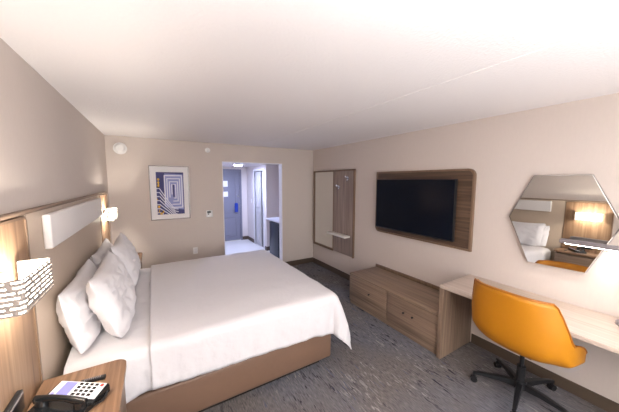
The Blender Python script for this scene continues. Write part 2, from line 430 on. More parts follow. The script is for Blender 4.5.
def sconce(y, lab, first=None):
    t = thing('wall_lamp', lab, 'wall lamp', (.032, y, 1.365), 'pierced bedside wall lamps')
    z0, z1, x1, hw, ch = 1.30, 1.432, .152, .16, .0
    rnd = random.Random(int(y*100))
    bbox('back_plate', M['lampmetal'], t, .032, .040, y-.06, y+.06, 1.31, 1.42, bevel=.002)
    bm = bmesh.new()
    # pierced sheet: grid of cells along the path side-front-side
    path = [(.040, y-hw), (x1-.012, y-hw), (x1, y-hw+.012), (x1, y+hw-.012), (x1-.012, y+hw), (.040, y+hw)]
    seg = []
    L = 0
    for a, b in zip(path, path[1:]):
        l = math.dist(a, b); seg.append((L, L+l, a, b)); L += l
    def at(s):
        for s0, s1, a, b in seg:
            if s <= s1+1e-9:
                k = (s-s0)/(s1-s0); return (a[0]+(b[0]-a[0])*k, a[1]+(b[1]-a[1])*k)
        return path[-1]
    n = 130; rows = 21
    cuts = sorted({round(L*i/n, 5) for i in range(n+1)} | {round(s[0], 5) for s in seg})
    hole = [[False]*(len(cuts)-1) for _ in range(rows)]
    for r in range(1, rows-1):
        if r % 3 == 1 or (r % 3 == 2 and False):
            k = rnd.randint(0, 5)
            while k < len(cuts)-2:
                ln = rnd.randint(6, 13); j = min(len(cuts)-2, k+ln)
                dr_ = rnd.choice((0, 0, 0))
                for q in range(k, j): hole[r][q] = True
                if False:
                    for q in range(k+1, j-1):
                        if r+1 < rows-1: hole[r+1][q] = True
                k = j+rnd.randint(2, 4)
    V = {}
    def vert(i, r):
        if (i, r) not in V:
            p = at(cuts[i]); V[i, r] = bm.verts.new((p[0], p[1], z0+(z1-z0)*r/rows))
        return V[i, r]
    for r in range(rows):
        for i in range(len(cuts)-1):
            if not hole[r][i]: bm.faces.new((vert(i, r), vert(i+1, r), vert(i+1, r+1), vert(i, r+1)))
    bmesh.ops.recalc_face_normals(bm, faces=bm.faces)
    bmesh.ops.solidify(bm, geom=list(bm.faces), thickness=.0016)
    finish('shade', bm, M['lampmetal'], t, smooth=False)
    bm = bmesh.new(); g = .008
    A = [(.041, y-hw+g), (x1-g, y-hw+g), (x1-g, y+hw-g), (.041, y+hw-g)]
    for a, b in zip(A, A[1:]):
        bm.faces.new([bm.verts.new((a[0], a[1], z0+.004)), bm.verts.new((b[0], b[1], z0+.004)), bm.verts.new((b[0], b[1], z1-.004)), bm.verts.new((a[0], a[1], z1-.004))])
    bmesh.ops.solidify(bm, geom=list(bm.faces), thickness=.001)
    finish('liner', bm, M['liner'], t, smooth=False)
    bm = bmesh.new(); cyl(bm, (.110, y-.07, 1.372), (.110, y+.07, 1.372), .013, n=16)
    finish('light_tube', bm, M['bulb'], t)
    bm = bmesh.new(); cyl(bm, (.040, y, 1.352), (.110, y, 1.36), .006, n=10); finish('lamp_holder', bm, M['white'], t)
    return t
sconce(LY['near']-.03, 'glowing pierced wall lamp above the nightstand with the telephone')
sconce(LY['far']-.03, 'glowing pierced wall lamp on the far side of bed by the back wall')

bm = bmesh.new()
t = thing('wall_outlet', 'black outlet block on the oak panel just above the telephone nightstand', 'outlet', (.026, 1.46, .80))
bbox('housing', M['black'], t, .026, .046, 1.38, 1.53, .80, .888, bevel=.004)
bbox('face', M['greymetal'], t, .046, .049, 1.39, 1.52, .872, .882, bevel=.001)

# ------------------------------------------------------------------ nightstands
def nightstand(y0, y1, lab, flip):
    t = thing('nightstand', lab, 'nightstand', (.2, (y0+y1)/2, 0), 'oak bedside tables')
    x0, x1, zt = .034, .39, .75
    bm = bmesh.new()
    rr = (0, .0, .055, 0) if not flip else (0, .055, .0, 0)
    rr = (0, .055, .055, 0)
    o = rrect(x0, x1, y0, y1, rr, 8)
    prism(bm, [(a, b, zt-.03) for a, b in o], (0, 0, .03))
    finish('tabletop', bm, M['night_x'], t)
    bm = bmesh.new()
    box(bm, x0, x1-.035, y0+.03, y0+.05, .05, zt-.031); box(bm, x0, x1-.035, y1-.05, y1-.03, .05, zt-.031)
    box(bm, x0, x1-.035, y0+.05, y1-.05, .38, .40); box(bm, x0, x0+.015, y0+.05, y1-.05, .05, zt-.031); box(bm, x0, x1-.035, y0+.05, y1-.05, .05, .07)
    finish('cabinet_body', bm, M['oak_z'], t)
    dw = bbox('drawer', M['oak_y'], t, x1-.034, x1-.016, y0+.035, y1-.035, .41, .70, bevel=.002)
    bbox('pull', M['greymetal'], dw, x1-.016, x1-.004, (y0+y1)/2-.05, (y0+y1)/2+.05, .55, .562, bevel=.003)
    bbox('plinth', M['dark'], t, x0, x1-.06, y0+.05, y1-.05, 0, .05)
    return t
nightstand(1.16, 1.785, 'oak nightstand carrying the telephone, in front of the near lamp panel', False)
nightstand(3.87, 4.42, 'oak nightstand mostly hidden beyond the far side of the bed', True)

# telephone
def phone():
    a = math.atan2(1.511-1.64, .318-.103)-.06
    t = thing('telephone', 'black and white desk telephone lying on the near nightstand', 'telephone', (.205, 1.53, .751))
    base = Vector((.200, 1.535, .751)); R = Matrix.Rotation(a, 4, 'Z')
    # local: u along the length, v toward the back, w up
    def fin(name, bm, m, parent):
        for v in bm.verts: v.co = base + (R @ Vector((v.co.x, v.co.y*.8, v.co.z)))
        return finish(name, bm, m, parent)
    bm = bmesh.new()
    prof = [(-.115, 0), (.085, 0), (.085, .040), (.075, .047), (-.02, .030), (-.06, .028), (-.115, .026)]
    prism(bm, [(-.125, p[0], p[1]) for p in prof], (.25, 0, 0))
    bmesh.ops.bevel(bm, geom=list(bm.edges), offset=.004, segments=2, affect='EDGES')
    body = fin('body', bm, M['blackgloss'], t)
    sl = lambda v: .0305+(v+.02)*.017/.095
    def plate(bm, u0, u1, v0, v1, h, base_h=-.002):
        A = [(u0, v0), (u1, v0), (u1, v1), (u0, v1)]
        lo = [bm.verts.new((u, v, sl(v)+base_h)) for u, v in A]; hi = [bm.verts.new((u, v, sl(v)+h)) for u, v in A]
        bm.faces.new(hi); bm.faces.new(lo[::-1])
        for i in range(4): bm.faces.new((lo[i], lo[(i+1)%4], hi[(i+1)%4], hi[i]))
    bm = bmesh.new(); plate(bm, -.115, .118, -.018, .073, .0025); face = fin('face_plate', bm, M['keyface'], t)
    bm = bmesh.new(); plate(bm, -.082, -.025, -.012, .068, .004, .002); fin('directory_card', bm, M['phoneblue'], face)
    bm = bmesh.new(); plate(bm, -.108, -.092, -.010, .004, .004, .002); fin('emblem_patch', bm, M['phoneblue'], face)
    for r in range(4):
        for c in range(4):
            bm = bmesh.new(); u = -.008+c*.026; v = -.006+r*.020
            plate(bm, u, u+.015, v, v+.011, .006, .002); fin('key', bm, M['blackgloss'], face)
    bm = bmesh.new(); plate(bm, .098, .110, .052, .064, .007, .002); fin('message_light', bm, M['red'], face)
    # handset in front
    bm = bmesh.new()
    for k in range(1):
        pts = [(-.115+.23*i/14, -.070, .052+.016*math.sin(PI*i/14)) for i in range(15)]
        tube(bm, pts, [.019-.005*math.sin(PI*i/14) for i in range(15)], 14)
    for s in (-.092, .092):
        cyl(bm, (s, -.070, .029), (s, -.070, .058), .026, .022, 20)
    fin('handset', bm, M['blackgloss'], t)
    bm = bmesh.new()
    pts = [(.118, -.055, .036), (.135, -.035, .016), (.142, .005, .007), (.132, .045, .007), (.112, .078, .016)]
    # smooth loop with small coils
    fine = []
    for i in range(len(pts)-1):
        p0, p1 = Vector(pts[i]), Vector(pts[i+1])
        for k in range(22):
            q = p0.lerp(p1, k/22); w = 2*PI*(i*22+k)/5.0
            fine.append(q+Vector((math.cos(w)*.004, 0, .004+math.sin(w)*.004)))
    tube(bm, fine, .0025, 6)
    fin('cord', bm, M['black'], t)
phone()
t = thing('remote_control', 'small dark remote control lying behind the telephone on the nightstand', 'remote control', (.255, 1.635, .751))
bm = bmesh.new(); box(bm, -.052, .052, -.014, .014, 0, .014, bevel=.004)
for v in bm.verts: v.co = Matrix.Rotation(-.08, 4, 'Z') @ v.co + Vector((.255, 1.648, .751))
body = finish('casing', bm, M['black'], t)
bm = bmesh.new()
for i in range(8):
    box(bm, -.036+i*.009, -.031+i*.009, -.006, -.001, .0135, .0155); box(bm, -.036+i*.009, -.031+i*.009, .002, .007, .0135, .0155)
for v in bm.verts: v.co = Matrix.Rotation(-.08, 4, 'Z') @ v.co + Vector((.255, 1.648, .751))
finish('buttons', bm, M['greymetal'], t)

# ------------------------------------------------------------------ bed
BX0, BX1, BY0, BY1, BZ = .07, 2.0, 1.93, 3.78, .70
t = thing('bed', 'king bed on a brown vinyl base, headboard end against left wall', 'bed', (1.0, 2.85, 0))
bbox('bed_base', M['boxspring'], t, BX0, BX1-.01, BY0, BY1-.03, .075, .36, bevel=.02, seg=3)
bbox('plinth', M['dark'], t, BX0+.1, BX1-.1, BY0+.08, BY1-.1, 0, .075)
bbox('mattress', M['linen'], t, BX0, BX1-.01, BY0+.02, BY1-.02, .362, BZ-.035, bevel=.05, seg=4)

def fbm(x, y, z=0, s=1): return noise.noise(Vector((x*s, y*s, z)))
def cloth(name, x0, x1, foot, hem_near, hem_far, ztop, off, wr, label, cat, seedz):
    """sheet over the mattress; foot = drop beyond the foot edge (0 = none)"""
    R = .055
    bm = bmesh.new()
    nx, ny = 130, 110
    yc, hwid = (BY0+BY1)/2, (BY1-BY0)/2+off
    Ltot = (x1-x0)+(foot if foot else 0)
    grid = []
    for i in range(nx+1):
        s = Ltot*i/nx; row = []
        a = max(0, s-(x1-x0)); xb = x0+min(s, x1-x0)
        for j in range(ny+1):
            hn, hf = hem_near(x0+s), hem_far
            tot = 2*hwid+hn+hf; q = -hn-hwid+tot*j/ny
            side = -1 if q < 0 else 1
            b = max(0, abs(q)-hwid); yb = yc+side*min(abs(q), hwid)
            r = math.hypot(a, b)
            # quarter round, then fall
            if r < R*PI/2:
                th = r/R; out = R*math.sin(th)-0; drop = R*(1-math.cos(th))
            else:
                out = R; drop = R+(r-R*PI/2)
            if drop > .46 and a > 0 and b > 0: drop = .46+(drop-.46)*.6
            if r > 0:
                dx, dy = a/r, side*b/r
            else: dx = dy = 0
            corner = 2*abs(dx*dy)
            flare = (.02+.10*dx)*drop+corner*(.20*max(0, drop-.06)+.03*math.sin(min(1, drop/.5)*PI))
            x = xb-(R if foot else 0)*(1 if foot and s > 0 else 0)*min(1, s/.3)+dx*(out+flare)
            y = yb-side*R*min(1, abs(q)/hwid)+dy*(out+flare)
            z = ztop-drop
            # body of the cover: gentle puff in the middle
            if r == 0:
                ex = min(1, max(0, (x1-xb)/.35)) if foot else 1; ey = min(1, (hwid-abs(q))/.35)
                z += .026*math.sin(ex*PI/2)*math.sin(ey*PI/2)
            wv = fbm(x, y*1.2, seedz, 5)*.006+fbm(x*.6, y*1.4, seedz+3, 13)*.0028
            z += wv*wr
            if drop > .05:
                k = min(1, (drop-.05)/.2)
                fo = fbm(s*1.0, 0, seedz+7, 9)*.016+fbm(s, z*.8, seedz+9, 22)*.006
                y += side*fo*k*wr*(abs(dy)); x += fbm(q, 0, seedz+5, 7)*.014*k*abs(dx)
            row.append(bm.verts.new((x, y, z)))
        grid.append(row)
    for i in range(nx):
        for j in range(ny):
            bm.faces.new((grid[i][j], grid[i+1][j], grid[i+1][j+1], grid[i][j+1]))
    o = finish(name, bm, M['linen'], loc=(1.0, yc, .4), smooth=True)
    o.data.polygons.foreach_set('use_smooth', [True]*len(o.data.polygons))
    md = o.modifiers.new('thickness', 'SOLIDIFY'); md.thickness = .010; md.offset = 1
    return tag(o, label, cat)
cloth('duvet', .50, 2.045, .48, lambda x: .335+.045*max(0, min(1, (x-.5)/1.5))+.05*max(0, min(1, (x-1.85)/.3)), .33, .712, .030, 1.0,
      'white duvet spread over the bed with corner hanging at the foot', 'duvet', 1.0)
cloth('bed_sheet', .075, .60, 0, lambda x: .345+.03*math.sin(x*9), .30, .690, .016, 1.6,
      'white sheet folded at the pillow end of the bed', 'bed sheet', 4.0)

def pillow(c, hl, hh, th, lean, lab, seed, yaw=0, roll=0):
    """hl half length along y, hh half height, th half thickness; lean from vertical"""
    n, m = 56, 40
    bm = bmesh.new(); F = {}
    for sgn in (1, -1):
        for i in range(n+1):
            u = -1+2*i/n
            for j in range(m+1):
                v = -1+2*j/m
                edge = i in (0, n) or j in (0, m)
                if sgn == -1 and edge: F[i, j, -1] = F[i, j, 1]; continue
                su, sv = math.sin(u*PI/2), math.sin(v*PI/2)
                k = (max(0, 1-abs(su)**3)**.5)*(max(0, 1-abs(sv)**2.6)**.58)
                pin = 1-.06*(abs(su)**3)*(1-abs(sv)**2)*0-.05*(1-abs(sv)**2)*abs(su)**6
                pv = 1-.05*(1-abs(su)**2)*abs(sv)**6
                # flange at the open (near) end
                w = th*k
                if su < -.80: w *= .55+.45*abs(math.cos((su+.80)/.2*PI/2))*(1 if su > -.9 else .8)
                wr = fbm(su*2.2, sv*1.8, seed+sgn, 1.3)*.028+fbm(su*5, sv*4, seed+sgn*2, 1.2)*.013-.014*max(0, 1-abs(fbm(su*2.5+.3*sv, sv*2, seed+31, 1.5))*9)
                w += wr*k
                sag = .03*(1-abs(su)**2)*(1 if sv > 0 else 0)*sv
                cr_ = 1-(.06 if sv > 0 else .15)*(abs(su*sv))**4
                F[i, j, sgn] = bm.verts.new((sgn*w, su*hl*pin*cr_+fbm(sv*3, su*2, seed+50, 1)*.02, (sv*hh*pv*cr_)-sag))
    for sgn in (1, -1):
        for i in range(n):
            for j in range(m):
                q = [F[i, j, sgn], F[i+1, j, sgn], F[i+1, j+1, sgn], F[i, j+1, sgn]]
                bm.faces.new(q if sgn == 1 else q[::-1])
    Rm = Matrix.Rotation(yaw, 4, 'Z') @ Matrix.Rotation(-lean, 4, 'Y') @ Matrix.Rotation(roll, 4, 'X')
    for v in bm.verts:
        v.co = Rm @ v.co + Vector(c)
        zb = .722
        if v.co.z < zb+.05:
            q = (zb+.05-v.co.z)/.05; v.co.z = zb+.05*math.exp(-q*1.1) if q > 0 else v.co.z
    o = finish('pillow', bm, M['linen2'], loc=c)
    o.data.polygons.foreach_set('use_smooth', [True]*len(o.data.polygons))
    return tag(o, lab, 'pillow', 'bed pillows')
pillow((.116, 2.375, .915), .44, .235, .078, .20, 'near back pillow, tucked against headboard behind its front mate', 1.0)
pillow((.280, 2.395, .952), .43, .25, .092, .31, 'front pillow of the near pair, closest to the telephone', 7.0)
pillow((.122, 3.29, .915), .43, .235, .075, .20, 'far back pillow, tucked against headboard by the far lamp', 13.0)
pillow((.286, 3.28, .962), .42, .25, .088, .31, 'front pillow of the far pair, on the side of far lamp', 19.0)

# ------------------------------------------------------------------ things on the back wall
t = thing('framed_picture', 'silver framed abstract print of blue and white nested lines on back wall', 'picture', (.80, D, 1.6))
PX0, PX1, PZ0, PZ1 = .515, 1.085, 1.16, 2.025
yb = D-.001
bm = bmesh.new()
for a in ((PX0, PX0+.014, PZ0, PZ1), (PX1-.014, PX1, PZ0, PZ1), (PX0, PX1, PZ0, PZ0+.014), (PX0, PX1, PZ1-.014, PZ1)):
    box(bm, a[0], a[1], yb-.03, yb, a[2], a[3], bevel=.002, seg=1)
finish('frame', bm, M['silver'], t)
bbox('mat_board', M['matboard'], t, PX0+.012, PX1-.012, yb-.016, yb-.002, PZ0+.012, PZ1-.012)
ax0, ax1, az0, az1 = PX0+.095, PX1-.085, PZ0+.085, PZ1-.10
bm = bmesh.new(); box(bm, ax0, ax1, yb-.018, yb-.0165, az0, az1, mi=0)
def clipquad(poly):
    # clip polygon to the print
    def cl(P, f, inter):
        out = []
        for i in range(len(P)):
            a, b = P[i], P[(i+1) % len(P)]
            if f(a): out.append(a)
            if f(a) != f(b): out.append(inter(a, b))
        return out
    ix = lambda c: (lambda a, b: (c, a[1]+(b[1]-a[1])*(c-a[0])/(b[0]-a[0])))
    iz = lambda c: (lambda a, b: (a[0]+(b[0]-a[0])*(c-a[1])/(b[1]-a[1]), c))
    for f, i in ((lambda p: p[0] >= ax0, ix(ax0)), (lambda p: p[0] <= ax1, ix(ax1)), (lambda p: p[1] >= az0, iz(az0)), (lambda p: p[1] <= az1, iz(az1))):
        if len(poly) < 3: return []
        poly = cl(poly, f, i)
    return poly
def artpoly(poly, layer, mi):
    poly = clipquad(poly)
    if len(poly) < 3: return
    y = yb-.0185-layer*.0004
    f = bm.faces.new([bm.verts.new((p[0], y, p[1])) for p in poly]); f.material_index = mi
def artline(P, w, layer, mi):
    for a, b in zip(P, P[1:]):
        a, b = Vector(a), Vector(b); d = (b-a).normalized(); nrm = Vector((-d.y, d.x))*w/2; e = d*w/2
        artpoly([tuple(a-e+nrm), tuple(b+e+nrm), tuple(b+e-nrm), tuple(a-e-nrm)], layer, mi)
aw, ah = ax1-ax0, az1-az0
P = lambda u, v: (ax0+u*aw, az0+v*ah)
artpoly([P(.27, .18), P(.97, .10), P(.97, .95), P(.30, .97)], 1, 1)
lw = .0145
for k, (m_) in enumerate((.0, .085, .17, .25)):
    x0_, x1_, z0_, z1_ = .30+m_, .93-m_*.95, .16+m_*.9, .92-m_*.85
    artline([P(x0_, z0_+.10), P(x0_, z1_), P(x1_, z1_), P(x1_, z0_), P(x0_+.22-m_*.5, z0_)], lw*(1.25 if k == 0 else 1), 2, 2)
artpoly([P(.585, .42), P(.645, .40), P(.645, .70), P(.585, .72)], 3, 0)
for k in range(7):
    o_ = .095*k
    artline([P(-.02, .62-o_), P(.10, .62-o_), P(.42+.0*k, .30-o_*.62), P(.62+.02*k, .13-o_*.62), P(.75, .12-o_*.7)], lw*.9, 4, 2)
rr_ = random.Random(3)
for k in range(16):
    u, v = rr_.choice(((.04, .78), (.05, .70), (.04, .40), (.05, .15), (.14, .07), (.2, .04), (.06, .06)))
    u += rr_.uniform(-.04, .05); v += rr_.uniform(-.05, .05); r_ = rr_.uniform(.02, .055)
    artpoly([P(u+r_*math.cos(t_*PI/4), v+r_*.7*math.sin(t_*PI/4)) for t_ in range(8)], 5+k*.2, 3 if k % 4 else 4)
finish('print', bm, [M['artnavy'], M['artlilac'], M['artwhite'], M['artyellow'], M['artblack']], t, smooth=False)

t = thing('smoke_alarm', 'large round white alarm high on back wall by left corner', 'smoke alarm', (.175, D, 2.26))
bm = bmesh.new(); cyl(bm, (.175, D-.001, 2.262), (.175, D-.028, 2.262), .086, .082, 40); finish('base_ring', bm, M['white'], t)
bm = bmesh.new(); cyl(bm, (.175, D-.028, 2.262), (.175, D-.05, 2.262), .070, .045, 40); finish('cover', bm, M['white'], t)
t = thing('sensor', 'small round white sensor high on back wall above the thermostat', 'sensor', (1.396, D, 2.31))
bm = bmesh.new(); cyl(bm, (1.396, D-.001, 2.312), (1.396, D-.015, 2.312), .042, .040, 32); finish('base_ring', bm, M['white'], t)
bm = bmesh.new(); cyl(bm, (1.396, D-.015, 2.312), (1.396, D-.035, 2.312), .026, .018, 24); finish('cover', bm, M['white'], t)
t = thing('thermostat', 'white thermostat with dark display on back wall left of the hall opening', 'thermostat', (1.39, D, 1.21))
bbox('housing', M['white'], t, 1.335, 1.445, D-.024, D-.001, 1.155, 1.275, bevel=.012, seg=3)
bbox('display', M['black'], t, 1.352, 1.412, D-.026, D-.0235, 1.228, 1.262, bevel=.001)
bbox('button', M['black'], t, 1.362, 1.385, D-.026, D-.0235, 1.20, 1.222, bevel=.001)
t = thing('wall_outlet', 'white power outlet low on back wall beyond the bed', 'outlet', (1.15, D, .53))
bbox('cover_plate', M['white'], t, 1.105, 1.18, D-.008, D-.001, .53, .645, bevel=.003)
for z in (.56, .605): bbox('socket', M['keyface'], t, 1.125, 1.16, D-.0095, D-.0078, z-.012, z+.016, bevel=.0005)

# ------------------------------------------------------------------ right wall: mirror panel with hooks and shelf
t = thing('mirror_panel', 'tall wall panel of grey oak with mirror on its left part, near corner', 'mirror', (W, 4.03, .44))
x1 = W-.001
my0, my1, mz0, mz1 = 3.385, 4.685, .44, 1.995
bbox('backing_board', M['grey_z'], t, x1-.022, x1, my0+.01, my1-.01, mz0+.01, mz1-.01)
bm = bmesh.new()
for a in ((my0, my0+.028, mz0, mz1), (my1-.045, my1, mz0, mz1), (my0, my1, mz1-.028, mz1), (3.99, my1, mz0, mz0+.045)):
    box(bm, x1-.036, x1, a[0], a[1], a[2], a[3], bevel=.002, seg=1)
finish('frame', bm, M['wal_edge'], t)
bbox('mirror_glass', M['mirror'], t, x1-.026, x1-.0225, 3.99, my1-.045, mz0+.045, mz1-.028)
bbox('divider', M['wal_edge'], t, x1-.032, x1-.022, 3.975, 3.99, mz0, mz1-.028, bevel=.001)
bbox('shelf', M['shelf'], t, x1-.15, x1-.023, 3.48, 4.03, .79, .823, bevel=.004)
t = thing('coat_hook', 'upper chrome coat hook on the grey oak mirror panel', 'coat hook', (x1-.024, 3.565, 1.86), 'chrome hooks on the mirror panel')
bm = bmesh.new(); cyl(bm, (x1-.0225, 3.565, 1.84), (x1-.030, 3.565, 1.84), .030, .028, 24); finish('mounting_disc', bm, M['chrome'], t)
bm = bmesh.new(); tube(bm, [(x1-.028, 3.565, 1.845), (x1-.05, 3.565, 1.835), (x1-.068, 3.565, 1.845), (x1-.075, 3.565, 1.868)], .009, 12)
cyl(bm, (x1-.075, 3.565, 1.862), (x1-.079, 3.565, 1.885), .020, .018, 20)
tube(bm, [(x1-.028, 3.565, 1.83), (x1-.042, 3.565, 1.79), (x1-.058, 3.565, 1.785), (x1-.066, 3.565, 1.805)], .007, 12); finish('prong', bm, M['chrome'], t)
c = copy_tree(t); c.location = (x1-.024, 3.82, 1.70); c['label'] = 'lower chrome coat hook beside mirror edge on the grey oak panel'

# television and its backing
t = thing('backing_panel', 'walnut wall panel with two rounded corners behind the television', 'wall panel', (W, 2.16, 1.02))
ty0, ty1, tz0, tz1 = 1.455, 2.872, 1.022, 1.928
rad = (0, .075, 0, .075)      # (y0,z0),(y1,z0),(y1,z1),(y0,z1): far-bottom and near-top are round
o = rrect(ty0+.012, ty1-.012, tz0+.012, tz1-.012, (0, .065, 0, .065))
bm = bmesh.new(); prism(bm, [(x1-.022, a, b) for a, b in o], (.022, 0, 0)); finish('board', bm, M['wal_y'], t)
bm = bmesh.new()
o = rrect(ty0, ty1, tz0, tz1, rad); i_ = rrect(ty0+.022, ty1-.022, tz0+.022, tz1-.022, (0, .055, 0, .055))
for k in range(len(o)):
    j = (k+1) % len(o); prism(bm, [(x1-.036, *o[k]), (x1-.036, *o[j]), (x1-.036, *i_[j]), (x1-.036, *i_[k])], (.036, 0, 0))
finish('edge_frame', bm, M['wal_edge'], t, smooth=False)
t = thing('television', 'large black flat television hanging on the walnut wall panel', 'television', (W-.07, 2.2, 1.10))
vy0, vy1, vz0, vz1 = 1.62, 2.80, 1.105, 1.815
bbox('housing', M['black'], t, x1-.098, x1-.055, vy0, vy1, vz0, vz1, bevel=.004)
bbox('screen', M['tv'], t, x1-.1005, x1-.0975, vy0+.008, vy1-.008, vz0+.016, vz1-.008)
bbox('wall_mount', M['black'], t, x1-.056, x1-.0225, 2.0, 2.42, 1.3, 1.6)
bbox('sensor_foot', M['black'], t, x1-.10, x1-.085, 1.80, 1.85, vz0-.008, vz0+.001, bevel=.001)

# hexagonal mirror
hexv = [(.962, 1.845), (.594, 1.845), (.415, 1.47), (.575, 1.062), (.949, 1.05), (1.125, 1.457)]
t = thing('hexagon_mirror', 'hexagonal mirror hanging on the right wall above the desk', 'mirror', (W, .77, 1.45))
hc = Vector((sum(v[0] for v in hexv)/6, sum(v[1] for v in hexv)/6))
bm = bmesh.new()
prism(bm, [(W-.022, a, b) for a, b in hexv], (.02, 0, 0)); finish('backing', bm, M['silver'], t, smooth=False)
bm = bmesh.new()
tl = lambda p: .0255*(p[0]-hc.x)+.025*(p[1]-hc.y)   # hangs a touch out of true
outer = [bm.verts.new((W-.034+tl(v), *v)) for v in hexv]
inn = [bm.verts.new((W-.0375+tl(v), *(hc+(Vector(v)-hc)*.985))) for v in hexv]
bm.faces.new(inn)
for k in range(6): bm.faces.new((outer[k], outer[(k+1)%6], inn[(k+1)%6], inn[k]))
bm.faces.new(outer[::-1])
finish('mirror_glass', bm, M['mirror'], t, smooth=False)

# ------------------------------------------------------------------ low drawer unit
cx0, cy0, cy1, cz = 2.985, 1.462, 2.852, .452
t = thing('drawer_unit', 'low oak drawer bench along right wall under the television', 'drawer unit', (3.26, 2.15, 0))
xr = W-.001
bbox('top', M['oak_y'], t, cx0, xr, cy0, cy1, cz-.024, cz, bevel=.002)
bm = bmesh.new()
box(bm, cx0+.02, xr, cy1-.022, cy1-.001, 0, cz-.0245); box(bm, cx0+.02, xr, cy0+.001, cy0+.022, 0, cz-.0245)
box(bm, cx0+.02, xr, 2.13, 2.15, .06, cz-.0245); box(bm, cx0+.02, xr-.02, cy0+.022, cy1-.022, .04, .06); box(bm, xr-.02, xr, cy0+.022, cy1-.022, .04, cz-.0245)
finish('carcass', bm, M['oak_z'], t)
bbox('plinth', M['oak_y'], t, cx0+.012, cx0+.03, cy0+.022, cy1-.022, 0, .055)
bbox('back_rail', M['wal_edge'], t, xr-.024, xr, cy0, cy1, cz+.0005, cz+.045, bevel=.002)
for (a, b, ks) in ((2.149, cy1-.004, (2.44,)), (cy0+.004, 2.129, (1.76, 1.88))):
    dw = bbox('drawer', M['oak_y'], t, cx0, cx0+.019, a, b, .058, cz-.030, bevel=.002)
    for k in ks:
        bm = bmesh.new(); cyl(bm, (cx0, k, .275), (cx0-.014, k, .275), .006, .006, 12); cyl(bm, (cx0-.014, k, .275), (cx0-.022, k, .275), .012, .011, 16)
        finish('knob', bm, M['black'], dw)

# ------------------------------------------------------------------ desk
dx0, dyl, dyr, dz = 2.965, 1.455, -.75, .7645
t = thing('desk', 'long pale oak wall desk beside the drawer unit', 'desk', (3.25, .5, 0))
bbox('desktop', M['desk_y'], t, dx0, xr, dyr, dyl, dz-.03, dz, bevel=.002)
bbox('side_panel', M['oak_z'], t, dx0, xr, dyl-.042, dyl, 0, dz-.0305, bevel=.0015)
bbox('far_side_panel', M['oak_z'], t, dx0, xr, dyr, dyr+.042, 0, dz-.0305, bevel=.0015)
t = thing('cable_tray', 'black cable tray and wires under the desk edge at right', 'cable tray', (3.2, .2, .70))
bm = bmesh.new(); box(bm, 3.08, 3.16, -.05, .36, .70, .7335, bevel=.004); finish('tray', bm, M['black'], t)
bm = bmesh.new()
for k in range(3):
    tube(bm, [(3.09+.02*k, .36-.4*i/20, .694-.012*math.sin(i*.9+k)) for i in range(21)], .004, 6)
finish('wires', bm, M['black'], t)

# desk lamp
t = thing('desk_lamp', 'grey desk lamp with round base and level bar head before the hexagon mirror', 'desk lamp', (3.42, .285, dz))
bm = bmesh.new(); cyl(bm, (3.42, .300, dz+.0005), (3.42, .300, dz+.016), .085, .085, 40); cyl(bm, (3.42, .300, dz+.016), (3.42, .300, dz+.022), .085, .078, 40)
finish('base', bm, M['greymetal'], t)
bm = bmesh.new(); tube(bm, [(3.42, .26, dz+.02), (3.42, .255, 1.0), (3.40, .25, 1.34)], .009, 12); finish('stem', bm, M['greymetal'], t)
hd = bbox('bar_head', M['greymetal'], t, 3.345, 3.405, .235, .712, 1.300, 1.332, bevel=.008, seg=3)
bbox('light_strip', M['led'], hd, 3.358, 3.392, .27, .68, 1.2975, 1.3015)

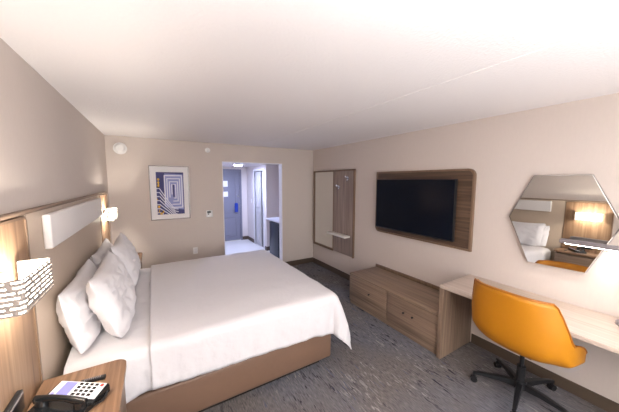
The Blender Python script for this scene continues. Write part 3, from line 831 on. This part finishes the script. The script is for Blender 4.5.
# ------------------------------------------------------------------ swivel chair
def chair(cx, cy, rot):
    t = thing('desk_chair', 'mustard yellow tub swivel chair on black five-star base, pushed to desk', 'chair', (cx, cy, 0))
    zs = .455
    def sup(th, a_back, a_front, b, n=2.7):
        # th = 0 at the back (-x)
        c, s = -math.cos(th), math.sin(th)
        a = a_back if c < 0 else a_front
        r = (abs(c/a)**n+abs(s/b)**n)**(-1/n)
        return r*c, r*s
    def rim(th):
        d = abs(th)
        # height of the rim above the seat: full across the back, falling at the sides
        if d < .92: return .525-.012*(d/.92)**2
        if d < 1.25: k = (d-.92)/.33; return .513-.303*(k*k*(3-2*k))
        if d < 2.3: k = (d-1.25)/1.05; return .21-.18*(k*k*(3-2*k))
        return .03
    NA, NV = 96, 28
    bm = bmesh.new(); cen = bm.verts.new((0, 0, zs)); rings = []
    for j in range(1, NV+1):
        v = j/NV; row = []
        for i in range(NA):
            th = -PI+2*PI*i/NA
            px, py = sup(th, .31, .25, .345)
            hgt = rim(th)
            # floor up to 60 % then a rounded rise
            k = v
            if k < .35: rr = k/.35*.70; zz = .03*hgt*(k/.35)**2
            else:
                q = (k-.35)/.65; a = min(1, q*2.2)
                rr = .70+.30*math.sin(a*PI/2)
                zz = hgt*(.03+.97*(q**1.45))
            lean = -.075*(zz/.5)*max(0, math.cos(th))**.5 if abs(th) < PI/2 else 0
            nar = 1-.0*zz
            x = px*rr+lean; y = py*rr*nar*(1-.10*max(0, zz-.28)/.22*(1 if abs(th) < 1.3 else 0))
            row.append(bm.verts.new((x, y, zs+zz)))
        rings.append(row)
    for i in range(NA): bm.faces.new((cen, rings[0][i], rings[0][(i+1) % NA]))
    for j in range(NV-1):
        for i in range(NA):
            bm.faces.new((rings[j][i], rings[j+1][i], rings[j+1][(i+1) % NA], rings[j][(i+1) % NA]))
    rimpts = [v.co.copy() for v in rings[-1]]
    bmesh.ops.recalc_face_normals(bm, faces=bm.faces)
    RT = Matrix.Translation((cx, cy, 0)) @ Matrix.Rotation(rot, 4, 'Z')
    def fin(name, bm, m, parent, smooth=True):
        for v in bm.verts: v.co = RT @ v.co
        return finish(name, bm, m, parent, smooth)
    sh = fin('shell', bm, M['yellow'], t)
    sh.data.polygons.foreach_set('use_smooth', [True]*len(sh.data.polygons))
    md = sh.modifiers.new('thickness', 'SOLIDIFY'); md.thickness = .026; md.offset = -1
    bm = bmesh.new(); tube(bm, rimpts+rimpts[:2], .0065, 8); fin('piping', bm, M['yellowdk'], sh)
    bm = bmesh.new()
    o = [sup(-PI+2*PI*i/48, .23, .235, .25) for i in range(48)]
    fs = prism(bm, [(a, b, zs+.03) for a, b in o], (0, 0, .045))
    bmesh.ops.bevel(bm, geom=[e for e in bm.edges if abs(e.verts[0].co.z-e.verts[1].co.z) < 1e-4], offset=.015, segments=3, affect='EDGES')
    fin('seat_cushion', bm, M['yellow'], t)
    bm = bmesh.new(); box(bm, -.10, .10, -.10, .10, zs-.055, zs-.002, bevel=.01); fin('mechanism', bm, M['black'], t)
    bm = bmesh.new(); tube(bm, [(.0, -.09, zs-.035), (.02, -.2, zs-.035), (.03, -.26, zs-.03)], .006, 8); fin('lever', bm, M['black'], t)
    bm = bmesh.new(); cyl(bm, (0, 0, .06), (0, 0, .26), .030, .030, 20); cyl(bm, (0, 0, .26), (0, 0, zs-.055), .016, .016, 16); fin('column', bm, M['black'], t)
    bm = bmesh.new(); cyl(bm, (0, 0, .075), (0, 0, .135), .052, .042, 24); fin('hub', bm, M['black'], t)
    for k in range(5):
        a = math.radians(50+72*k)-rot
        d = Vector((math.cos(a), math.sin(a), 0)); nrm = Vector((-d.y, d.x, 0))
        bm = bmesh.new()
        st = [(.03, .024, .075, .125), (.15, .020, .085, .120), (.27, .015, .080, .105), (.335, .012, .072, .090)]
        R_ = []
        for (r, w, z0, z1) in st:
            R_.append([bm.verts.new(d*r+nrm*s*w+Vector((0, 0, z))) for s, z in ((-1, z0), (1, z0), (.8, z1), (-.8, z1))])
        for i in range(3):
            for q in range(4): bm.faces.new((R_[i][q], R_[i][(q+1) % 4], R_[i+1][(q+1) % 4], R_[i+1][q]))
        bm.faces.new(R_[0][::-1]); bm.faces.new(R_[-1])
        sp = fin('spoke', bm, M['black'], t)
        bm = bmesh.new(); e = d*.325
        off = nrm*.012
        for s in (-1, 1):
            c0 = e+off*0+nrm*(.006*s)+Vector((0, 0, .0275)); cyl(bm, c0, c0+nrm*(.016*s), .027, .025, 24)
        cyl(bm, e+Vector((0, 0, .035)), e+Vector((0, 0, .075)), .007, .007, 10)
        box(bm, e.x-.012, e.x+.012, e.y-.012, e.y+.012, .045, .060, bevel=.003)
        fin('caster', bm, M['black'], sp)
    return t
chair(3.13, .812, math.radians(-4))

# unseen uplighter added behind the viewer, bounces fill light off the ceiling
t = thing('fill_uplighter', 'added unseen uplighter behind the viewer, brightening the ceiling', 'fill light', (.75, -.80, 0))
bm = bmesh.new(); cyl(bm, (.75, -.80, 0), (.75, -.80, .025), .15, .14, 40); finish('base', bm, M['greymetal'], t)
bm = bmesh.new(); cyl(bm, (.75, -.80, .025), (.75, -.80, 1.66), .013, n=16); finish('pole', bm, M['greymetal'], t)
bm = bmesh.new(); prof = [(.03, 1.66), (.12, 1.70), (.19, 1.76), (.20, 1.78), (.185, 1.765), (.115, 1.71), (.03, 1.675)]
N_ = 40; rg = [[bm.verts.new((.75+p*math.cos(2*PI*k/N_), -.80+p*math.sin(2*PI*k/N_), z)) for k in range(N_)] for p, z in prof]
for i in range(len(rg)):
    for k in range(N_):
        bm.faces.new((rg[i][k], rg[i][(k+1) % N_], rg[(i+1) % len(rg)][(k+1) % N_], rg[(i+1) % len(rg)][k]))
finish('fill_bowl', bm, M['white'], t)
bm = bmesh.new(); cyl(bm, (.75, -.80, 1.70), (.75, -.80, 1.725), .09, n=32); finish('fill_disc', bm, M['fillglow'], t)
# ------------------------------------------------------------------ light and camera
w = bpy.data.worlds.new('daylight'); S.world = w; w.use_nodes = True
w.node_tree.nodes['Background'].inputs['Color'].default_value = (.95, .97, 1, 1)
w.node_tree.nodes['Background'].inputs['Strength'].default_value = 1.5
la = bpy.data.lights.new('window_daylight', 'AREA'); la.shape = 'RECTANGLE'; la.size = 2.3; la.size_y = 1.5; la.energy = 50; la.color = (.97, .97, 1)
lo = bpy.data.objects.new('window_daylight', la); COL.objects.link(lo); lo.location = (1.77, YB-.02, 1.38); lo.rotation_euler = (math.radians(90), 0, 0)

f_px, yaw, pitch, rollc = 258.2072, .5429, .0957, .0027
fw = Vector((math.sin(yaw)*math.cos(pitch), math.cos(yaw)*math.cos(pitch), -math.sin(pitch)))
r_ = Vector((math.cos(yaw), -math.sin(yaw), 0)); u_ = r_.cross(fw)
cr, sr = math.cos(rollc), math.sin(rollc)
r2 = cr*r_+sr*u_; u2 = -sr*r_+cr*u_
cam = bpy.data.cameras.new('camera'); co = bpy.data.objects.new('camera', cam); COL.objects.link(co)
co.matrix_world = Matrix(((r2.x, u2.x, -fw.x, .5702), (r2.y, u2.y, -fw.y, 0), (r2.z, u2.z, -fw.z, 1.7867), (0, 0, 0, 1)))
cam.sensor_width = 36; cam.sensor_fit = 'HORIZONTAL'; cam.lens = 36*f_px/619; cam.clip_start = .02
S.camera = co
for o in list(bpy.data.objects):
    if 'base' in o.keys(): del o['base']
S.view_settings.view_transform = 'Standard'; S.view_settings.look = 'None'; S.view_settings.gamma = 1
S.view_settings.use_curve_mapping = False; S.view_settings.exposure = .6
